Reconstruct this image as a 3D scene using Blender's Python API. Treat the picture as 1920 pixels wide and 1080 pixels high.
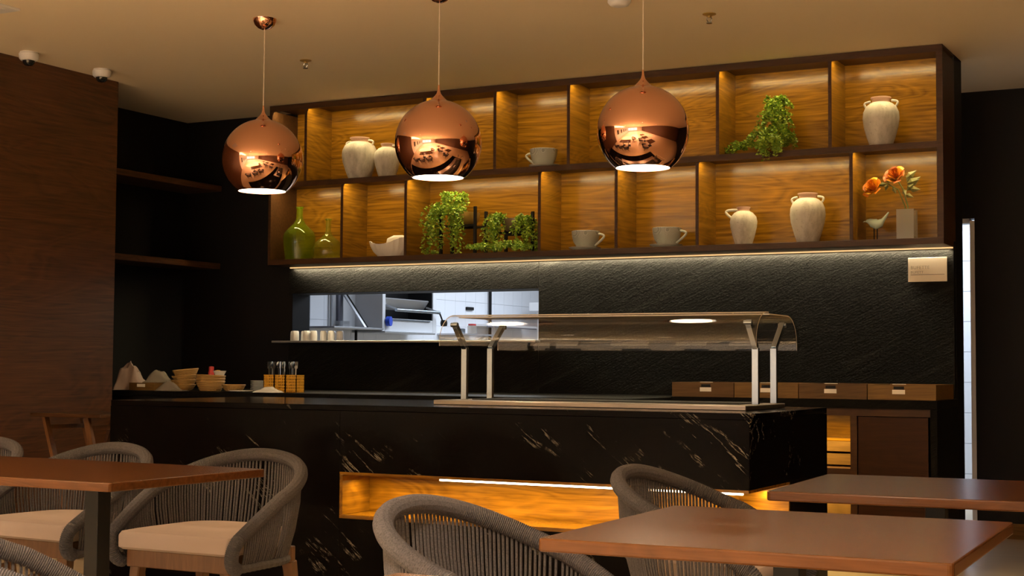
import bpy, bmesh, math, random
from mathutils import Vector, Matrix
PI = math.pi
for o in list(bpy.data.objects): bpy.data.objects.remove(o)
S = bpy.context.scene
COL = S.collection

# ------------------------------------------------------------------ camera, world, exposure, large lights
cam = bpy.data.cameras.new('camera'); cam.lens = 52.106; cam.sensor_width = 36; cam.clip_start = .05
co = bpy.data.objects.new('camera', cam); COL.objects.link(co)
_a, _p, _r = .482641, .0528296, .0064077
fw = Vector((-math.sin(_a)*math.cos(_p), math.cos(_a)*math.cos(_p), math.sin(_p)))
rt = Vector((math.cos(_a), math.sin(_a), 0)); up = rt.cross(fw)
r2 = rt*math.cos(_r) + up*math.sin(_r); u2 = up*math.cos(_r) - rt*math.sin(_r)
co.matrix_world = Matrix(((r2.x, u2.x, -fw.x, 1.72373), (r2.y, u2.y, -fw.y, -8.57226), (r2.z, u2.z, -fw.z, 1.107), (0, 0, 0, 1)))
S.camera = co
S.view_settings.view_transform = 'Standard'; S.view_settings.look = 'None'
S.view_settings.exposure = 0; S.view_settings.gamma = 1; S.view_settings.use_curve_mapping = False
W = bpy.data.worlds.new('world'); S.world = W; W.use_nodes = True
W.node_tree.nodes['Background'].inputs[0].default_value = (1, .8, .6, 1)
W.node_tree.nodes['Background'].inputs[1].default_value = .02

def area(name, loc, size, power, color, rot=(0, 0, 0), sizey=None, shape='RECTANGLE', spread=PI):
    l = bpy.data.lights.new(name, 'AREA'); l.shape = shape; l.size = size
    if sizey: l.size_y = sizey
    l.energy = power; l.color = color; l.spread = spread
    o = bpy.data.objects.new(name, l); COL.objects.link(o); o.location = loc; o.rotation_euler = rot
    return o
WARM = (1, .80, .58); LED = (1, .76, .35); AMBER = (1, .66, .20); COOL = (.76, .86, 1)
CEIL = 2.968
FILL_SPOTS = [(-.85, -7.5), (-.85, -9.4), (-3.0, -7.6)]  # added fill lamps; their bounce off the floor brightens the ceiling
for x, y in FILL_SPOTS:
    area('bounce_fill_spot', (x, y, 2.968-.024), .12, 105, (1, .82, .58), shape='DISK', spread=math.radians(50))
DOWN = [(x, y) for x in (-2.9, .3, 3.4) for y in (-5.3, -7.4, -9.4, -11.4, -13.4, -15.4, -17.4)]
for x, y in DOWN:
    area('downlight_lamp', (x, y, CEIL-.024), .12, 8 if y > -6 else 92, WARM, shape='DISK', spread=math.radians(120))
area('kitchen_lamp', (-4.1, 3.4, 2.5), 1.2, 75, COOL, sizey=3.0)
area('kitchen_lamp', (-.3, 3.2, 2.6), .8, 60, COOL, sizey=1.8)
area('window_light', (-2.0, -19.3, 1.5), 7.0, 50, (.66, .82, 1), rot=(PI/2, 0, 0), sizey=1.9)
area('cove_light', (-4.86, -8.8, 2.62), .05, 130, (1, .80, .56), rot=(PI, math.radians(18), 0), sizey=6.2)

# ------------------------------------------------------------------ materials
def nt(name):
    m = bpy.data.materials.new(name); m.use_nodes = True
    n = m.node_tree.nodes; b = n['Principled BSDF']
    return m, n, m.node_tree.links, b
def plain(name, c, rough=.5, metal=0, spec=.5, emit=None, es=0):
    m, n, l, b = nt(name)
    b.inputs['Base Color'].default_value = (*c, 1); b.inputs['Roughness'].default_value = rough
    b.inputs['Metallic'].default_value = metal; b.inputs['Specular IOR Level'].default_value = spec
    if emit: b.inputs['Emission Color'].default_value = (*emit, 1); b.inputs['Emission Strength'].default_value = es
    return m
def coords(n, l, scale=(1, 1, 1), rot=(0, 0, 0), world=False):
    mp = n.new('ShaderNodeMapping'); mp.inputs['Scale'].default_value = scale; mp.inputs['Rotation'].default_value = rot
    if world:
        g = n.new('ShaderNodeNewGeometry'); l.new(g.outputs['Position'], mp.inputs['Vector'])
    else:
        t = n.new('ShaderNodeTexCoord'); l.new(t.outputs['Object'], mp.inputs['Vector'])
    return mp.outputs['Vector']
def noise(n, l, v, scale, detail=4, rough=.5, dist=0):
    x = n.new('ShaderNodeTexNoise'); x.inputs['Scale'].default_value = scale; x.inputs['Detail'].default_value = detail
    x.inputs['Roughness'].default_value = rough; x.inputs['Distortion'].default_value = dist
    l.new(v, x.inputs['Vector']); return x.outputs['Fac']
def ramp(n, l, f, stops):
    r = n.new('ShaderNodeValToRGB'); e = r.color_ramp.elements
    while len(e) < len(stops): e.new(.5)
    for k, (p, c) in enumerate(stops):
        e[k].position = p; e[k].color = (*c, 1) if len(c) == 3 else c
    l.new(f, r.inputs[0]); return r.outputs[0]
def mixc(n, l, f, a, b, mode='MIX'):
    x = n.new('ShaderNodeMix'); x.data_type = 'RGBA'; x.blend_type = mode
    for s, v in ((x.inputs[0], f), (x.inputs[6], a), (x.inputs[7], b)):
        if isinstance(v, (int, float)): s.default_value = v
        elif isinstance(v, tuple): s.default_value = (*v, 1)
        else: l.new(v, s)
    return x.outputs[2]
def bump(n, l, b, h, strength=.2, dist=.01):
    x = n.new('ShaderNodeBump'); x.inputs['Strength'].default_value = strength; x.inputs['Distance'].default_value = dist
    l.new(h, x.inputs['Height']); l.new(x.outputs[0], b.inputs['Normal'])
def wood(name, dark, mid, light, axis='X', rough=.35, sc=1.0, spec=.5):
    m, n, l, b = nt(name)
    s = {'X': (.55, 3.2, 3.2), 'Y': (3.2, .55, 3.2), 'Z': (3.2, 3.2, .55)}[axis]
    v = coords(n, l, tuple(k*sc for k in s), world=True)
    big = noise(n, l, v, 1.1, 3, .5, 1.6)                     # cathedral figure
    w = n.new('ShaderNodeMath'); w.operation = 'MULTIPLY'; w.inputs[1].default_value = 13; l.new(big, w.inputs[0])
    fr = n.new('ShaderNodeMath'); fr.operation = 'PINGPONG'; fr.inputs[1].default_value = .5; l.new(w.outputs[0], fr.inputs[0])
    s2 = {'X': (1.2, 40, 40), 'Y': (40, 1.2, 40), 'Z': (40, 40, 1.2)}[axis]
    fine = noise(n, l, coords(n, l, s2, world=True), 1.6, 5, .65)
    c1 = ramp(n, l, fr.outputs[0], [(0, dark), (.45, mid), (1, light)])
    c2 = ramp(n, l, fine, [(.3, dark), (.55, mid), (.8, light)])
    l.new(mixc(n, l, .58, c1, c2), b.inputs['Base Color'])
    b.inputs['Roughness'].default_value = rough; b.inputs['Specular IOR Level'].default_value = spec
    bump(n, l, b, fine, .06, .003)
    return m
M = {}
M['veneer'] = wood('walnut veneer', (.085, .036, .004), (.25, .115, .008), (.42, .215, .022), rough=.2, spec=.3)
M['veneer_y'] = wood('walnut veneer across', (.085, .036, .004), (.25, .115, .008), (.42, .215, .024), 'Y', rough=.3, spec=.3)
M['carcass'] = wood('walnut edge', (.04, .017, .006), (.07, .03, .010), (.10, .045, .016), rough=.45, spec=.3)  # same walnut as the veneer; shade on shelf front edges put into colour
M['wallwood'] = wood('walnut wall', (.03, .012, .004), (.10, .040, .014), (.21, .088, .034), 'Y', rough=.45, sc=.8)
M['doorwood'] = wood('cabinet door veneer', (.026, .009, .003), (.042, .015, .005), (.06, .023, .008), rough=.45, spec=.2)
M['table'] = wood('table wood', (.052, .019, .005), (.088, .032, .009), (.125, .048, .014), rough=.24, spec=.17, sc=1.3)
M['leg'] = wood('leg wood', (.10, .042, .014), (.155, .068, .023), (.21, .10, .038), 'Z', rough=.45)
M['boxwood'] = wood('light walnut', (.11, .06, .014), (.19, .105, .028), (.27, .155, .045), rough=.5, spec=.25)
M['boxwood_d'] = wood('mid walnut', (.07, .036, .010), (.12, .062, .018), (.17, .09, .028), rough=.5, spec=.25)
M['floor'] = wood('floor boards', (.52, .42, .29), (.60, .49, .35), (.66, .55, .41), rough=.3, sc=.6)
M['ceiling'] = plain('ceiling paint', (.90, .785, .59), .8)
M['black'] = plain('black paint', (.006, .0052, .0055), .6, spec=.25)
M['darkwall'] = plain('dark wall', (.0075, .006, .006), .55, spec=.25)
M['white'] = plain('white paint', (.75, .75, .76), .5)
M['tile'] = plain('white glazed tile', (.80, .82, .86), .15)
M['grout'] = plain('grout', (.45, .47, .52), .8)
M['kgrey'] = plain('grey panel', (.13, .13, .16), .5)
M['copper'] = plain('polished copper', (.83, .46, .32), .04, 1)
M['steel'] = plain('brushed steel', (.34, .39, .44), .26, 1)
M['tray'] = plain('warm stainless tray', (.30, .25, .21), .34, .9)
M['steel_d'] = plain('dull stainless', (.55, .56, .58), .4, .85)
M['steel_k'] = plain('satin kitchen steel', (.68, .69, .71), .4, .0)
M['blackmetal'] = plain('black metal', (.007, .0065, .0065), .5, 0, .2)
M['gold'] = plain('brass pot', (.42, .27, .07), .35, .45)
M['pot'] = plain('bronze pot', (.24, .18, .12), .35, .4)
M['cushion'] = plain('beige cushion', (.43, .345, .30), .9)
M['led'] = plain('led tape', (1, 1, 1), .5, emit=(1, .80, .52), es=12)
M['ledwash'] = plain('led tape amber', (1, 1, 1), .5, emit=(1, .58, .22), es=.9)
M['ledsoft'] = plain('led tape dim', (1, 1, 1), .5, emit=(1, .5, .15), es=1.5)
M['diffuser'] = plain('lamp diffuser', (1, 1, 1), .5, emit=(1, .86, .66), es=9)
M['cream'] = plain('cream plaque', (.80, .72, .58), .5)
M['ink'] = plain('grey ink', (.34, .29, .22), .6)
M['darkink'] = plain('dark line', (.10, .08, .06), .6)
M['paper'] = plain('label paper', (.85, .80, .72), .6)
M['yellow'] = plain('yellow plastic', (.62, .32, .025), .45)
M['wicker'] = plain('wicker', (.42, .25, .08), .6)
M['plate'] = plain('white china', (.78, .78, .76), .2)
M['cloth'] = plain('pale pink cloth', (.46, .36, .33), .9)
M['sage'] = plain('sage glaze', (.48, .60, .50), .25)
M['shellwhite'] = plain('white glazed shell', (.90, .87, .80), .3)
M['blue'] = plain('blue knob', (.02, .07, .55), .4)
M['red'] = plain('red plastic', (.5, .04, .04), .4)
M['ybright'] = plain('bright yellow plastic', (.8, .5, .03), .4)
M['stem'] = plain('green stem', (.16, .20, .05), .6)
M['camglass'] = plain('camera dome', (.01, .012, .014), .08)
M['cord'] = plain('pale cord', (.62, .52, .44), .5)
M['window'] = plain('bright window', (1, 1, 1), .5, emit=(.58, .80, 1), es=1.1)
M['picture'] = plain('dark picture', (.03, .028, .03), .4)

def rope():
    m, n, l, b = nt('grey rope')
    f = noise(n, l, coords(n, l, (1, 1, 1)), 220, 3, .7)
    l.new(ramp(n, l, f, [(.3, (.040, .037, .042)), (.7, (.104, .098, .108))]), b.inputs['Base Color'])
    b.inputs['Roughness'].default_value = .85
    bump(n, l, b, f, .5, .002); return m
M['rope'] = rope()
def rotscale(n, l, ang, scale):
    v = coords(n, l, (1, 1, 1), (0, math.radians(ang), 0), world=True)
    mp = n.new('ShaderNodeMapping'); mp.inputs['Scale'].default_value = scale; l.new(v, mp.inputs['Vector']); return mp.outputs[0]
def granite():
    m, n, l, b = nt('leathered black granite')
    f = noise(n, l, rotscale(n, l, 27, (5, 9, 30)), 1.5, 8, .72, .6)
    g = noise(n, l, rotscale(n, l, 27, (1, 1, 1.8)), 60, 5, .7)
    f2 = noise(n, l, rotscale(n, l, 24, (.9, 2, 11)), 1.2, 6, .62, .3)
    c = ramp(n, l, f, [(.35, (.0035, .0032, .003)), (.62, (.007, .0066, .006)), (.82, (.022, .021, .02))])
    c = mixc(n, l, ramp(n, l, f2, [(.58, (0, 0, 0)), (.76, (.7, .7, .7))]), c, (.030, .029, .027))
    l.new(c, b.inputs['Base Color']); b.inputs['Roughness'].default_value = .36; b.inputs['Specular IOR Level'].default_value = .08
    h = n.new('ShaderNodeMath'); h.operation = 'ADD'; l.new(f, h.inputs[0]); l.new(g, h.inputs[1])
    bump(n, l, b, h.outputs[0], .6, .012); return m
M['granite'] = granite()
def marble():
    m, n, l, b = nt('black marble with white veins')
    v = coords(n, l, (1.2, 1.2, 1.2), (0, math.radians(-38), 0), world=True)
    mp = n.new('ShaderNodeMapping'); mp.inputs['Scale'].default_value = (.62, 4.5, 6.0); l.new(v, mp.inputs['Vector'])
    f = noise(n, l, mp.outputs[0], 1.35, 7, .64, .25)
    d = n.new('ShaderNodeMath'); d.operation = 'SUBTRACT'; d.inputs[1].default_value = .5; l.new(f, d.inputs[0])
    ab = n.new('ShaderNodeMath'); ab.operation = 'ABSOLUTE'; l.new(d.outputs[0], ab.inputs[0])
    thin = ramp(n, l, ab.outputs[0], [(0, (1, 1, 1)), (.003, (.6, .6, .6)), (.010, (0, 0, 0))])
    mask = ramp(n, l, noise(n, l, coords(n, l, (1, 1, 1), world=True), 3.1, 5, .7), [(.56, (0, 0, 0)), (.68, (1, 1, 1))])
    fac = mixc(n, l, 1.0, thin, mask, 'MULTIPLY')
    l.new(mixc(n, l, fac, (.0035, .0026, .0024), (.42, .39, .34)), b.inputs['Base Color'])
    b.inputs['Roughness'].default_value = .16; b.inputs['Specular IOR Level'].default_value = .04; return m
M['marble'] = marble()
def ceramic():
    m, n, l, b = nt('crackled white ceramic')
    f = noise(n, l, coords(n, l, (1, 1, 1)), 70, 6, .8)
    g = noise(n, l, coords(n, l, (1, 1, .35)), 9, 4, .6)
    c = ramp(n, l, g, [(.35, (.72, .69, .61)), (.52, (.63, .60, .53)), (.68, (.38, .35, .30))])
    c = mixc(n, l, ramp(n, l, f, [(.57, (0, 0, 0)), (.68, (.85, .85, .85))]), c, (.24, .19, .13))
    l.new(c, b.inputs['Base Color']); b.inputs['Roughness'].default_value = .55
    bump(n, l, b, f, .25, .003); return m
M['ceramic'] = ceramic()
M['terra'] = plain('pink clay', (.66, .42, .31), .7)
def cupm():
    m, n, l, b = nt('grey patterned china')
    vo = n.new('ShaderNodeTexVoronoi'); vo.inputs['Scale'].default_value = 14; l.new(coords(n, l), vo.inputs['Vector'])
    w = n.new('ShaderNodeMath'); w.operation = 'SINE'; mu = n.new('ShaderNodeMath'); mu.operation = 'MULTIPLY'; mu.inputs[1].default_value = 75
    l.new(vo.outputs['Distance'], mu.inputs[0]); l.new(mu.outputs[0], w.inputs[0])
    l.new(ramp(n, l, w.outputs[0], [(.3, (.50, .52, .47)), (.9, (.30, .32, .28))]), b.inputs['Base Color'])
    b.inputs['Roughness'].default_value = .4; return m
M['cup'] = cupm(); M['cupplain'] = plain('grey china', (.52, .54, .49), .4)
def leafm(name, a, c):
    m, n, l, b = nt(name)
    oi = n.new('ShaderNodeNewGeometry')
    l.new(ramp(n, l, oi.outputs['Random Per Island'], [(0, a), (1, c)]), b.inputs['Base Color'])
    b.inputs['Roughness'].default_value = .45; b.inputs['Subsurface Weight'].default_value = 0
    return m
M['leaf'] = leafm('fresh leaves', (.09, .24, .012), (.42, .55, .05))
M['leaf_d'] = leafm('dark leaves', (.10, .12, .03), (.30, .28, .10))
M['petal'] = leafm('orange petals', (.48, .12, .004), (.62, .20, .006))
M['petal_d'] = leafm('rust petals', (.24, .05, .004), (.42, .10, .006))
M['petal_y'] = leafm('yellow petals', (.72, .33, .01), (.80, .46, .02))
def glass(name, tint, rough=0, body=None, bf=.3):
    m, n, l, b = nt(name); out = n['Material Output']
    t = n.new('ShaderNodeBsdfTransparent'); t.inputs[0].default_value = (*tint, 1); sh = t.outputs[0]
    if body:
        tr = n.new('ShaderNodeBsdfTranslucent'); tr.inputs[0].default_value = (*body, 1)
        df = n.new('ShaderNodeBsdfDiffuse'); df.inputs[0].default_value = (*body, 1)
        ad = n.new('ShaderNodeMixShader'); ad.inputs[0].default_value = .5; l.new(tr.outputs[0], ad.inputs[1]); l.new(df.outputs[0], ad.inputs[2])
        mb = n.new('ShaderNodeMixShader'); mb.inputs[0].default_value = bf; l.new(sh, mb.inputs[1]); l.new(ad.outputs[0], mb.inputs[2]); sh = mb.outputs[0]
    n.remove(b); g = n.new('ShaderNodeBsdfGlossy'); g.inputs['Roughness'].default_value = rough
    fr = n.new('ShaderNodeFresnel'); gm = n.new('ShaderNodeNewGeometry'); io = n.new('ShaderNodeMapRange')
    io.inputs['To Min'].default_value = 1.45; io.inputs['To Max'].default_value = 1/1.45
    l.new(gm.outputs['Backfacing'], io.inputs['Value']); l.new(io.outputs[0], fr.inputs[0])
    mx = n.new('ShaderNodeMixShader'); l.new(fr.outputs[0], mx.inputs[0]); l.new(sh, mx.inputs[1]); l.new(g.outputs[0], mx.inputs[2])
    l.new(mx.outputs[0], out.inputs[0]); return m
M['acrylic'] = glass('clear acrylic', (.978, .972, .965), .006)
M['acryledge'] = plain('acrylic cut edge', (.92, .86, .78), .2)  # pale opaque colour stands in for highlights along the pane edges
M['greenglass'] = glass('olive green glass', (.84, .90, .30), .02, (.20, .28, .012), .42)
M['greenglass2'] = glass('pale olive glass', (.92, .92, .50), .02, (.34, .35, .04), .32)
M['frost'] = glass('frosted glass', (.85, .85, .82), .2, (.8, .78, .74), .35)
M['wrap'] = glass('clear plastic wrap', (.85, .82, .78), .12, (.7, .66, .6), .4)

# ------------------------------------------------------------------ mesh helpers
class MB:
    def __init__(s): s.v = []; s.f = []; s.mi = []; s.cur = 0
    def add(s, vs, fs):
        o = len(s.v); s.v += [tuple(v) for v in vs]; s.f += [tuple(i+o for i in f) for f in fs]; s.mi += [s.cur]*len(fs); return s
    def box(s, x0, x1, y0, y1, z0, z1):
        v = [(x, y, z) for z in (z0, z1) for y in (y0, y1) for x in (x0, x1)]
        return s.add(v, [(0, 2, 3, 1), (4, 5, 7, 6), (0, 1, 5, 4), (2, 6, 7, 3), (0, 4, 6, 2), (1, 3, 7, 5)])
    def beam(s, a, b, w, d=None, w2=None, d2=None, ref=(0, 0, 1)):
        a = Vector(a); b = Vector(b); t = (b-a).normalized(); rf = Vector(ref)
        if abs(t.dot(rf)) > .95: rf = Vector((0, 1, 0))
        x = t.cross(rf).normalized(); y = x.cross(t); d = d or w; w2 = w2 or w; d2 = d2 or d
        vs = [p + x*(i*ww/2) + y*(j*dd/2) for p, ww, dd in ((a, w, d), (b, w2, d2)) for i, j in ((-1, -1), (1, -1), (1, 1), (-1, 1))]
        return s.add(vs, [(3, 2, 1, 0), (4, 5, 6, 7), (0, 1, 5, 4), (1, 2, 6, 5), (2, 3, 7, 6), (3, 0, 4, 7)])
    def lathe(s, prof, n=32, c=(0, 0, 0), sx=1, sy=1):
        vs = []; fs = []
        for r, z in prof:
            for k in range(n):
                a = 2*PI*k/n; vs.append((c[0]+r*math.cos(a)*sx, c[1]+r*math.sin(a)*sy, c[2]+z))
        for i in range(len(prof)-1):
            for k in range(n):
                k2 = (k+1) % n; fs.append((i*n+k, i*n+k2, (i+1)*n+k2, (i+1)*n+k))
        return s.add(vs, fs)
    def tube(s, pts, r, n=8, closed=False, cap=True):
        pts = [Vector(p) for p in pts]; m = len(pts); R = r if isinstance(r, (list, tuple)) else [r]*m
        t0 = (pts[1]-pts[0]).normalized(); ref = Vector((0, 0, 1)) if abs(t0.z) < .9 else Vector((1, 0, 0))
        x = t0.cross(ref).normalized(); vs = []; fs = []
        for i, p in enumerate(pts):
            if closed: t = pts[(i+1) % m]-pts[i-1]
            else: t = pts[min(i+1, m-1)]-pts[max(i-1, 0)]
            t = t.normalized() if t.length > 1e-9 else t0
            x = (x - t*x.dot(t)).normalized(); y = t.cross(x)
            for k in range(n):
                a = 2*PI*k/n; vs.append(p + x*(R[i]*math.cos(a)) + y*(R[i]*math.sin(a)))
        for i in range(m if closed else m-1):
            j = (i+1) % m
            for k in range(n):
                k2 = (k+1) % n; fs.append((i*n+k, i*n+k2, j*n+k2, j*n+k))
        if cap and not closed: fs += [tuple(range(n-1, -1, -1)), tuple((m-1)*n+k for k in range(n))]
        return s.add(vs, fs)
    def prism(s, outline, z0, z1):
        n = len(outline)
        vs = [(x, y, z0) for x, y in outline] + [(x, y, z1) for x, y in outline]
        return s.add(vs, [tuple(range(n-1, -1, -1)), tuple(range(n, 2*n))] + [(k, (k+1) % n, n+(k+1) % n, n+k) for k in range(n)])
    def build(s, name, mat, parent=None, bevel=0, smooth=False, seg=2, ang=.6):
        me = bpy.data.meshes.new(name); me.from_pydata(s.v, [], s.f)
        mats = mat if isinstance(mat, (list, tuple)) else [mat]
        for k in mats: me.materials.append(M[k] if isinstance(k, str) else k)
        if len(mats) > 1: me.polygons.foreach_set('material_index', s.mi)
        bm = bmesh.new(); bm.from_mesh(me); bmesh.ops.recalc_face_normals(bm, faces=bm.faces)
        if bevel:
            es = [e for e in bm.edges if len(e.link_faces) == 2 and e.calc_face_angle(0) > ang]
            bmesh.ops.bevel(bm, geom=es, offset=bevel, segments=seg, affect='EDGES', profile=.5, clamp_overlap=True)
        bm.to_mesh(me); bm.free()
        if smooth:
            me.polygons.foreach_set('use_smooth', [True]*len(me.polygons))
            me.set_sharp_from_angle(angle=math.radians(42))
        o = bpy.data.objects.new(name, me); COL.objects.link(o)
        if parent: o.parent = parent
        return o
def tag(o, label=None, cat=None, group=None, kind=None):
    if label: o['label'] = label
    if cat: o['category'] = cat
    if group: o['group'] = group
    if kind: o['kind'] = kind
    return o
def thing(name, label, cat, loc=(0, 0, 0), rz=0, group=None):
    o = bpy.data.objects.new(name, None); COL.objects.link(o); o.location = loc; o.rotation_euler = (0, 0, rz)
    o.empty_display_size = .1
    return tag(o, label, cat, group)
def dup(root, loc, rz=0, label=None, group=None):
    r = root.copy(); COL.objects.link(r); r.location = loc; r.rotation_euler = (0, 0, rz)
    if label: r['label'] = label
    if group: r['group'] = group
    for ch in list(root.children):
        c = ch.copy(); COL.objects.link(c); c.parent = r
        for g in list(ch.children):
            d = g.copy(); COL.objects.link(d); d.parent = c
    return r
def struct(name, mb, mat, parent=None, **k):
    o = mb.build(name, mat, parent, **k)
    if not parent: o['kind'] = 'structure'
    return o
def box(*a): return MB().box(*a)

# ------------------------------------------------------------------ the room
BACK = -19.6
struct('floor', box(-6.2, 5.6, BACK, 9, -.06, 0), 'floor')
struct('ceiling', box(-6.2, 5.6, BACK, 1.9, CEIL, CEIL+.08), 'ceiling')
for x, y in DOWN+FILL_SPOTS:  # the added fill lamps get discs and rings as well
    MB().lathe([(0, -.018), (.055, -.018), (.06, -.012)], 16, (x, y, CEIL)).build('light_disc', 'diffuser', bpy.data.objects['ceiling'])
    MB().lathe([(.06, -.001), (.06, -.02), (.08, -.016), (.085, -.001)], 20, (x, y, CEIL)).build('light_ring', 'white', bpy.data.objects['ceiling'])
struct('wall_left', box(-6.2, -5.094, -5.6, -1.18, 0, CEIL), 'wallwood', bevel=.003)
w = struct('wall_left_rear', box(-6.2, -5.094, BACK, -5.6, 0, CEIL), 'white')
for k in range(5): box(-5.094, -5.06, -7.4-2*k, -6.6-2*k, 1.1, 2.1).build('picture_panel', 'picture', w)
struct('trim_1', box(-5.094, -4.80, -12, -5.65, 2.54, 2.60).box(-4.82, -4.80, -12, -5.65, 2.60, 2.66), 'white')
struct('wall_recess', box(-6.1, -5.784, -1.18, .336, 0, CEIL), 'black')
wb = MB(); wb.box(-6.1, -4.766, .336, .55, 0, CEIL); wb.box(-4.766, -2.714, .336, .55, 0, 1.268)
wb.box(-4.766, -2.714, .336, .55, 1.628, CEIL); wb.box(-2.714, 0, .336, .55, 0, CEIL)
wb = struct('wall_back', wb, 'black')
for bx in ((-4.762, -2.7165, .282, .3355, .90, 1.268), (-4.762, -2.7165, .282, .3355, 1.628, 1.812), (-2.7145, -.001, .282, .3355, .90, 1.812)):
    box(*bx).build('stone_panel', 'granite', wb, bevel=.0015, seg=1)
wr = MB(); wr.box(-.122, 5.6, 1.607, 1.75, 0, CEIL); wr.box(-1.3, -.122, 1.607, 1.75, 2.117, CEIL); wr.box(-1.3, -1.15, 1.607, 1.75, 0, 2.117)
struct('wall_right_back', wr, 'darkwall')
struct('baseboard_right', box(-.12, 5.4, 1.592, 1.606, 0, .10), 'boxwood')
db = MB(); db.box(-1.15, -.16, 1.62, 1.72, 2.085, 2.117); db.box(-.152, -.122, 1.60, 1.76, 0, 2.10)
struct('door_1', db, 'white')
struct('wall_right', box(5.4, 5.6, BACK, 1.6, 0, CEIL), 'wallwood')
struct('wall_front', box(-6.2, 5.6, BACK-.2, BACK, 0, CEIL), 'white')
for k, x in enumerate((-4.4, -1.9, .6)):
    wf = box(x-1.1, x+1.1, BACK, BACK+.03, .5, 2.5).build('window_%d' % (k+1), 'white'); wf['kind'] = 'structure'
    for i in (-1, 1): box(x+i*.52-.48, x+i*.52+.48, BACK+.03, BACK+.04, .6, 2.4).build('pane', 'window', wf)

# kitchen behind the hatch and behind the doorway
kl = struct('wall_kitchen_left', box(-5.6, -5.405, .55, 6.6, 0, 2.7), 'grout')
tile_me = None
for iz in range(4):
    for iy in range(24):
        y0 = 1.442+iy*.2; z0 = .985+iz*.25
        if tile_me is None:
            t = box(0, .008, .0012, .1988, .0012, .2488).build('tile', 'tile', kl); tile_me = t.data
        else:
            t = bpy.data.objects.new('tile', tile_me); COL.objects.link(t); t.parent = kl
        t.location = (-5.405, y0, z0)
kr = struct('wall_kitchen_rear', box(-5.6, 2.2, 6.6, 6.8, 0, 2.7), 'tile')
struct('wall_kitchen_partition', box(-1.4, -1.3, .56, 6.6, 0, 2.7), 'white')
struct('wall_kitchen_right', box(1.2, 1.3, 1.76, 6.6, 0, 2.7), 'white')
struct('ceiling_kitchen', box(-5.6, -1.3, .56, 6.6, 2.7, 2.75).box(-1.3, 1.3, 1.76, 6.6, 2.7, 2.75), 'white')
wt = struct('wall_kitchen_pier', box(-1.3, -.36, 4.0, 4.1, 0, 2.7), 'grout')
for iz in range(9):
    for ix in range(4):
        t = box(-.565-ix*.2, -.367-ix*.2, 3.99, 4.0, .002+.25*iz, .248+.25*iz).build('tile', 'tile', wt)

# ------------------------------------------------------------------ display shelf
su = thing('display_shelf', 'walnut display shelf unit with two lit tiers above the stone wall', 'shelf', (0, 0, 0))
D = .31
MB().box(-4.746, 0, .018, .53, 2.952, 2.966).box(-4.746, 0, 0, .018, 2.925, 2.966).build('top_board', 'carcass', su)
box(-4.746, 0, 0, .281, 1.82, 1.857).build('bottom_board', 'carcass', su, bevel=.001, seg=1)
MB().box(-4.724, -.036, .018, D, 2.396, 2.410).box(-4.724, -.036, 0, .018, 2.372, 2.410).build('middle_board', 'carcass', su)
box(-4.746, -4.724, 0, .335, 1.857, 2.93).build('side_panel', 'carcass', su)
box(-.036, 0, 0, .335, 1.857, 2.93).build('side_panel', 'carcass', su)
UP = [-4.43, -3.45, -2.905, -2.366, -1.354, -.654]
LO = [-4.114, -3.592, -2.572, -2.029, -1.486, -.53]
def tier(xs, z0, z1):
    e = [-4.724] + xs + [-.036]
    for k, x in enumerate(xs):
        box(x-.009, x+.009, .019, D, z0, z1).box(x-.009, x+.009, .004, .019, z0, z1-.027).build('divider', 'veneer_y', su)
        box(x-.010, x+.010, .0005, .0045, z0, z1-.027).build('edge_strip', 'carcass', su)
    for k in range(len(e)-1):
        a = e[k]+(.009 if k else 0); b = e[k+1]-(.009 if k < len(xs) else 0)
        box(a, b, D, .334, z0, z1).build('back_panel', 'veneer', su)
        box(a+.02, b-.02, .020, .032, z1-.006, z1-.0005).build('led_strip', 'ledsoft', su)
        area('shelf_led', ((a+b)/2, .027, z1-.008), b-a-.05, 4.6*(b-a)+.2, LED, sizey=.010, rot=(math.radians(10), 0, 0))
tier(UP, 2.410, 2.952); tier(LO, 1.857, 2.396)
box(-4.742, -.003, .262, .276, 1.812, 1.8195).build('led_strip', 'ledwash', su)
area('wall_wash_led', (-2.37, .2725, 1.808), 4.7, 27, (1, .83, .52), sizey=.006, rot=(math.radians(4), 0, 0))

# ------------------------------------------------------------------ island
isl = thing('island_counter', 'black marble buffet island with white veins and a glowing timber niche', 'counter', (-1.9, -2.2, 0))
def ip(name, mat, b, **k):
    o = box(*b).build(name, mat, isl, **k); o.location = (1.9, 2.2, 0); return o
F, E, K, L = -2.789, -.218, -1.648, -3.619
ip('top_slab', 'marble', (L, E, F, K, .895, .922), bevel=.002, seg=1)
ip('front_panel', 'marble', (L, -2.209, F, F+.03, 0, .894))
ip('apron', 'marble', (-2.208, E, F, F+.03, .612, .894))
ip('plinth', 'marble', (-2.208, E, F, F+.03, 0, .396))
ip('end_panel', 'marble', (E-.03, E, F+.031, -1.78, .612, .894))
ip('end_panel', 'marble', (E-.03, E, -1.778, K, 0, .894))
ip('end_panel', 'marble', (E-.03, E, -2.231, -1.78, 0, .611))
ip('end_plinth', 'marble', (E-.03, E, F+.031, -2.232, 0, .396))
ip('rear_panel', 'black', (L, E-.031, K-.03, K, 0, .894))
ip('side_panel', 'marble', (L, L+.03, F+.031, K-.031, 0, .894))
ip('niche_back', 'veneer', (-2.208, E-.23, -2.556, -2.53, .40, .61))
ip('niche_back', 'veneer_y', (E-.25, E-.23, -2.529, -2.232, .40, .61))
ip('niche_side', 'veneer_y', (-2.208, -2.192, F+.002, -2.557, .414, .598))
ip('niche_side', 'veneer', (E-.229, E-.002, -2.247, -2.232, .414, .598))
ip('niche_floor', 'veneer', (-2.208, E-.002, F+.001, -2.232, .397, .413))
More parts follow.
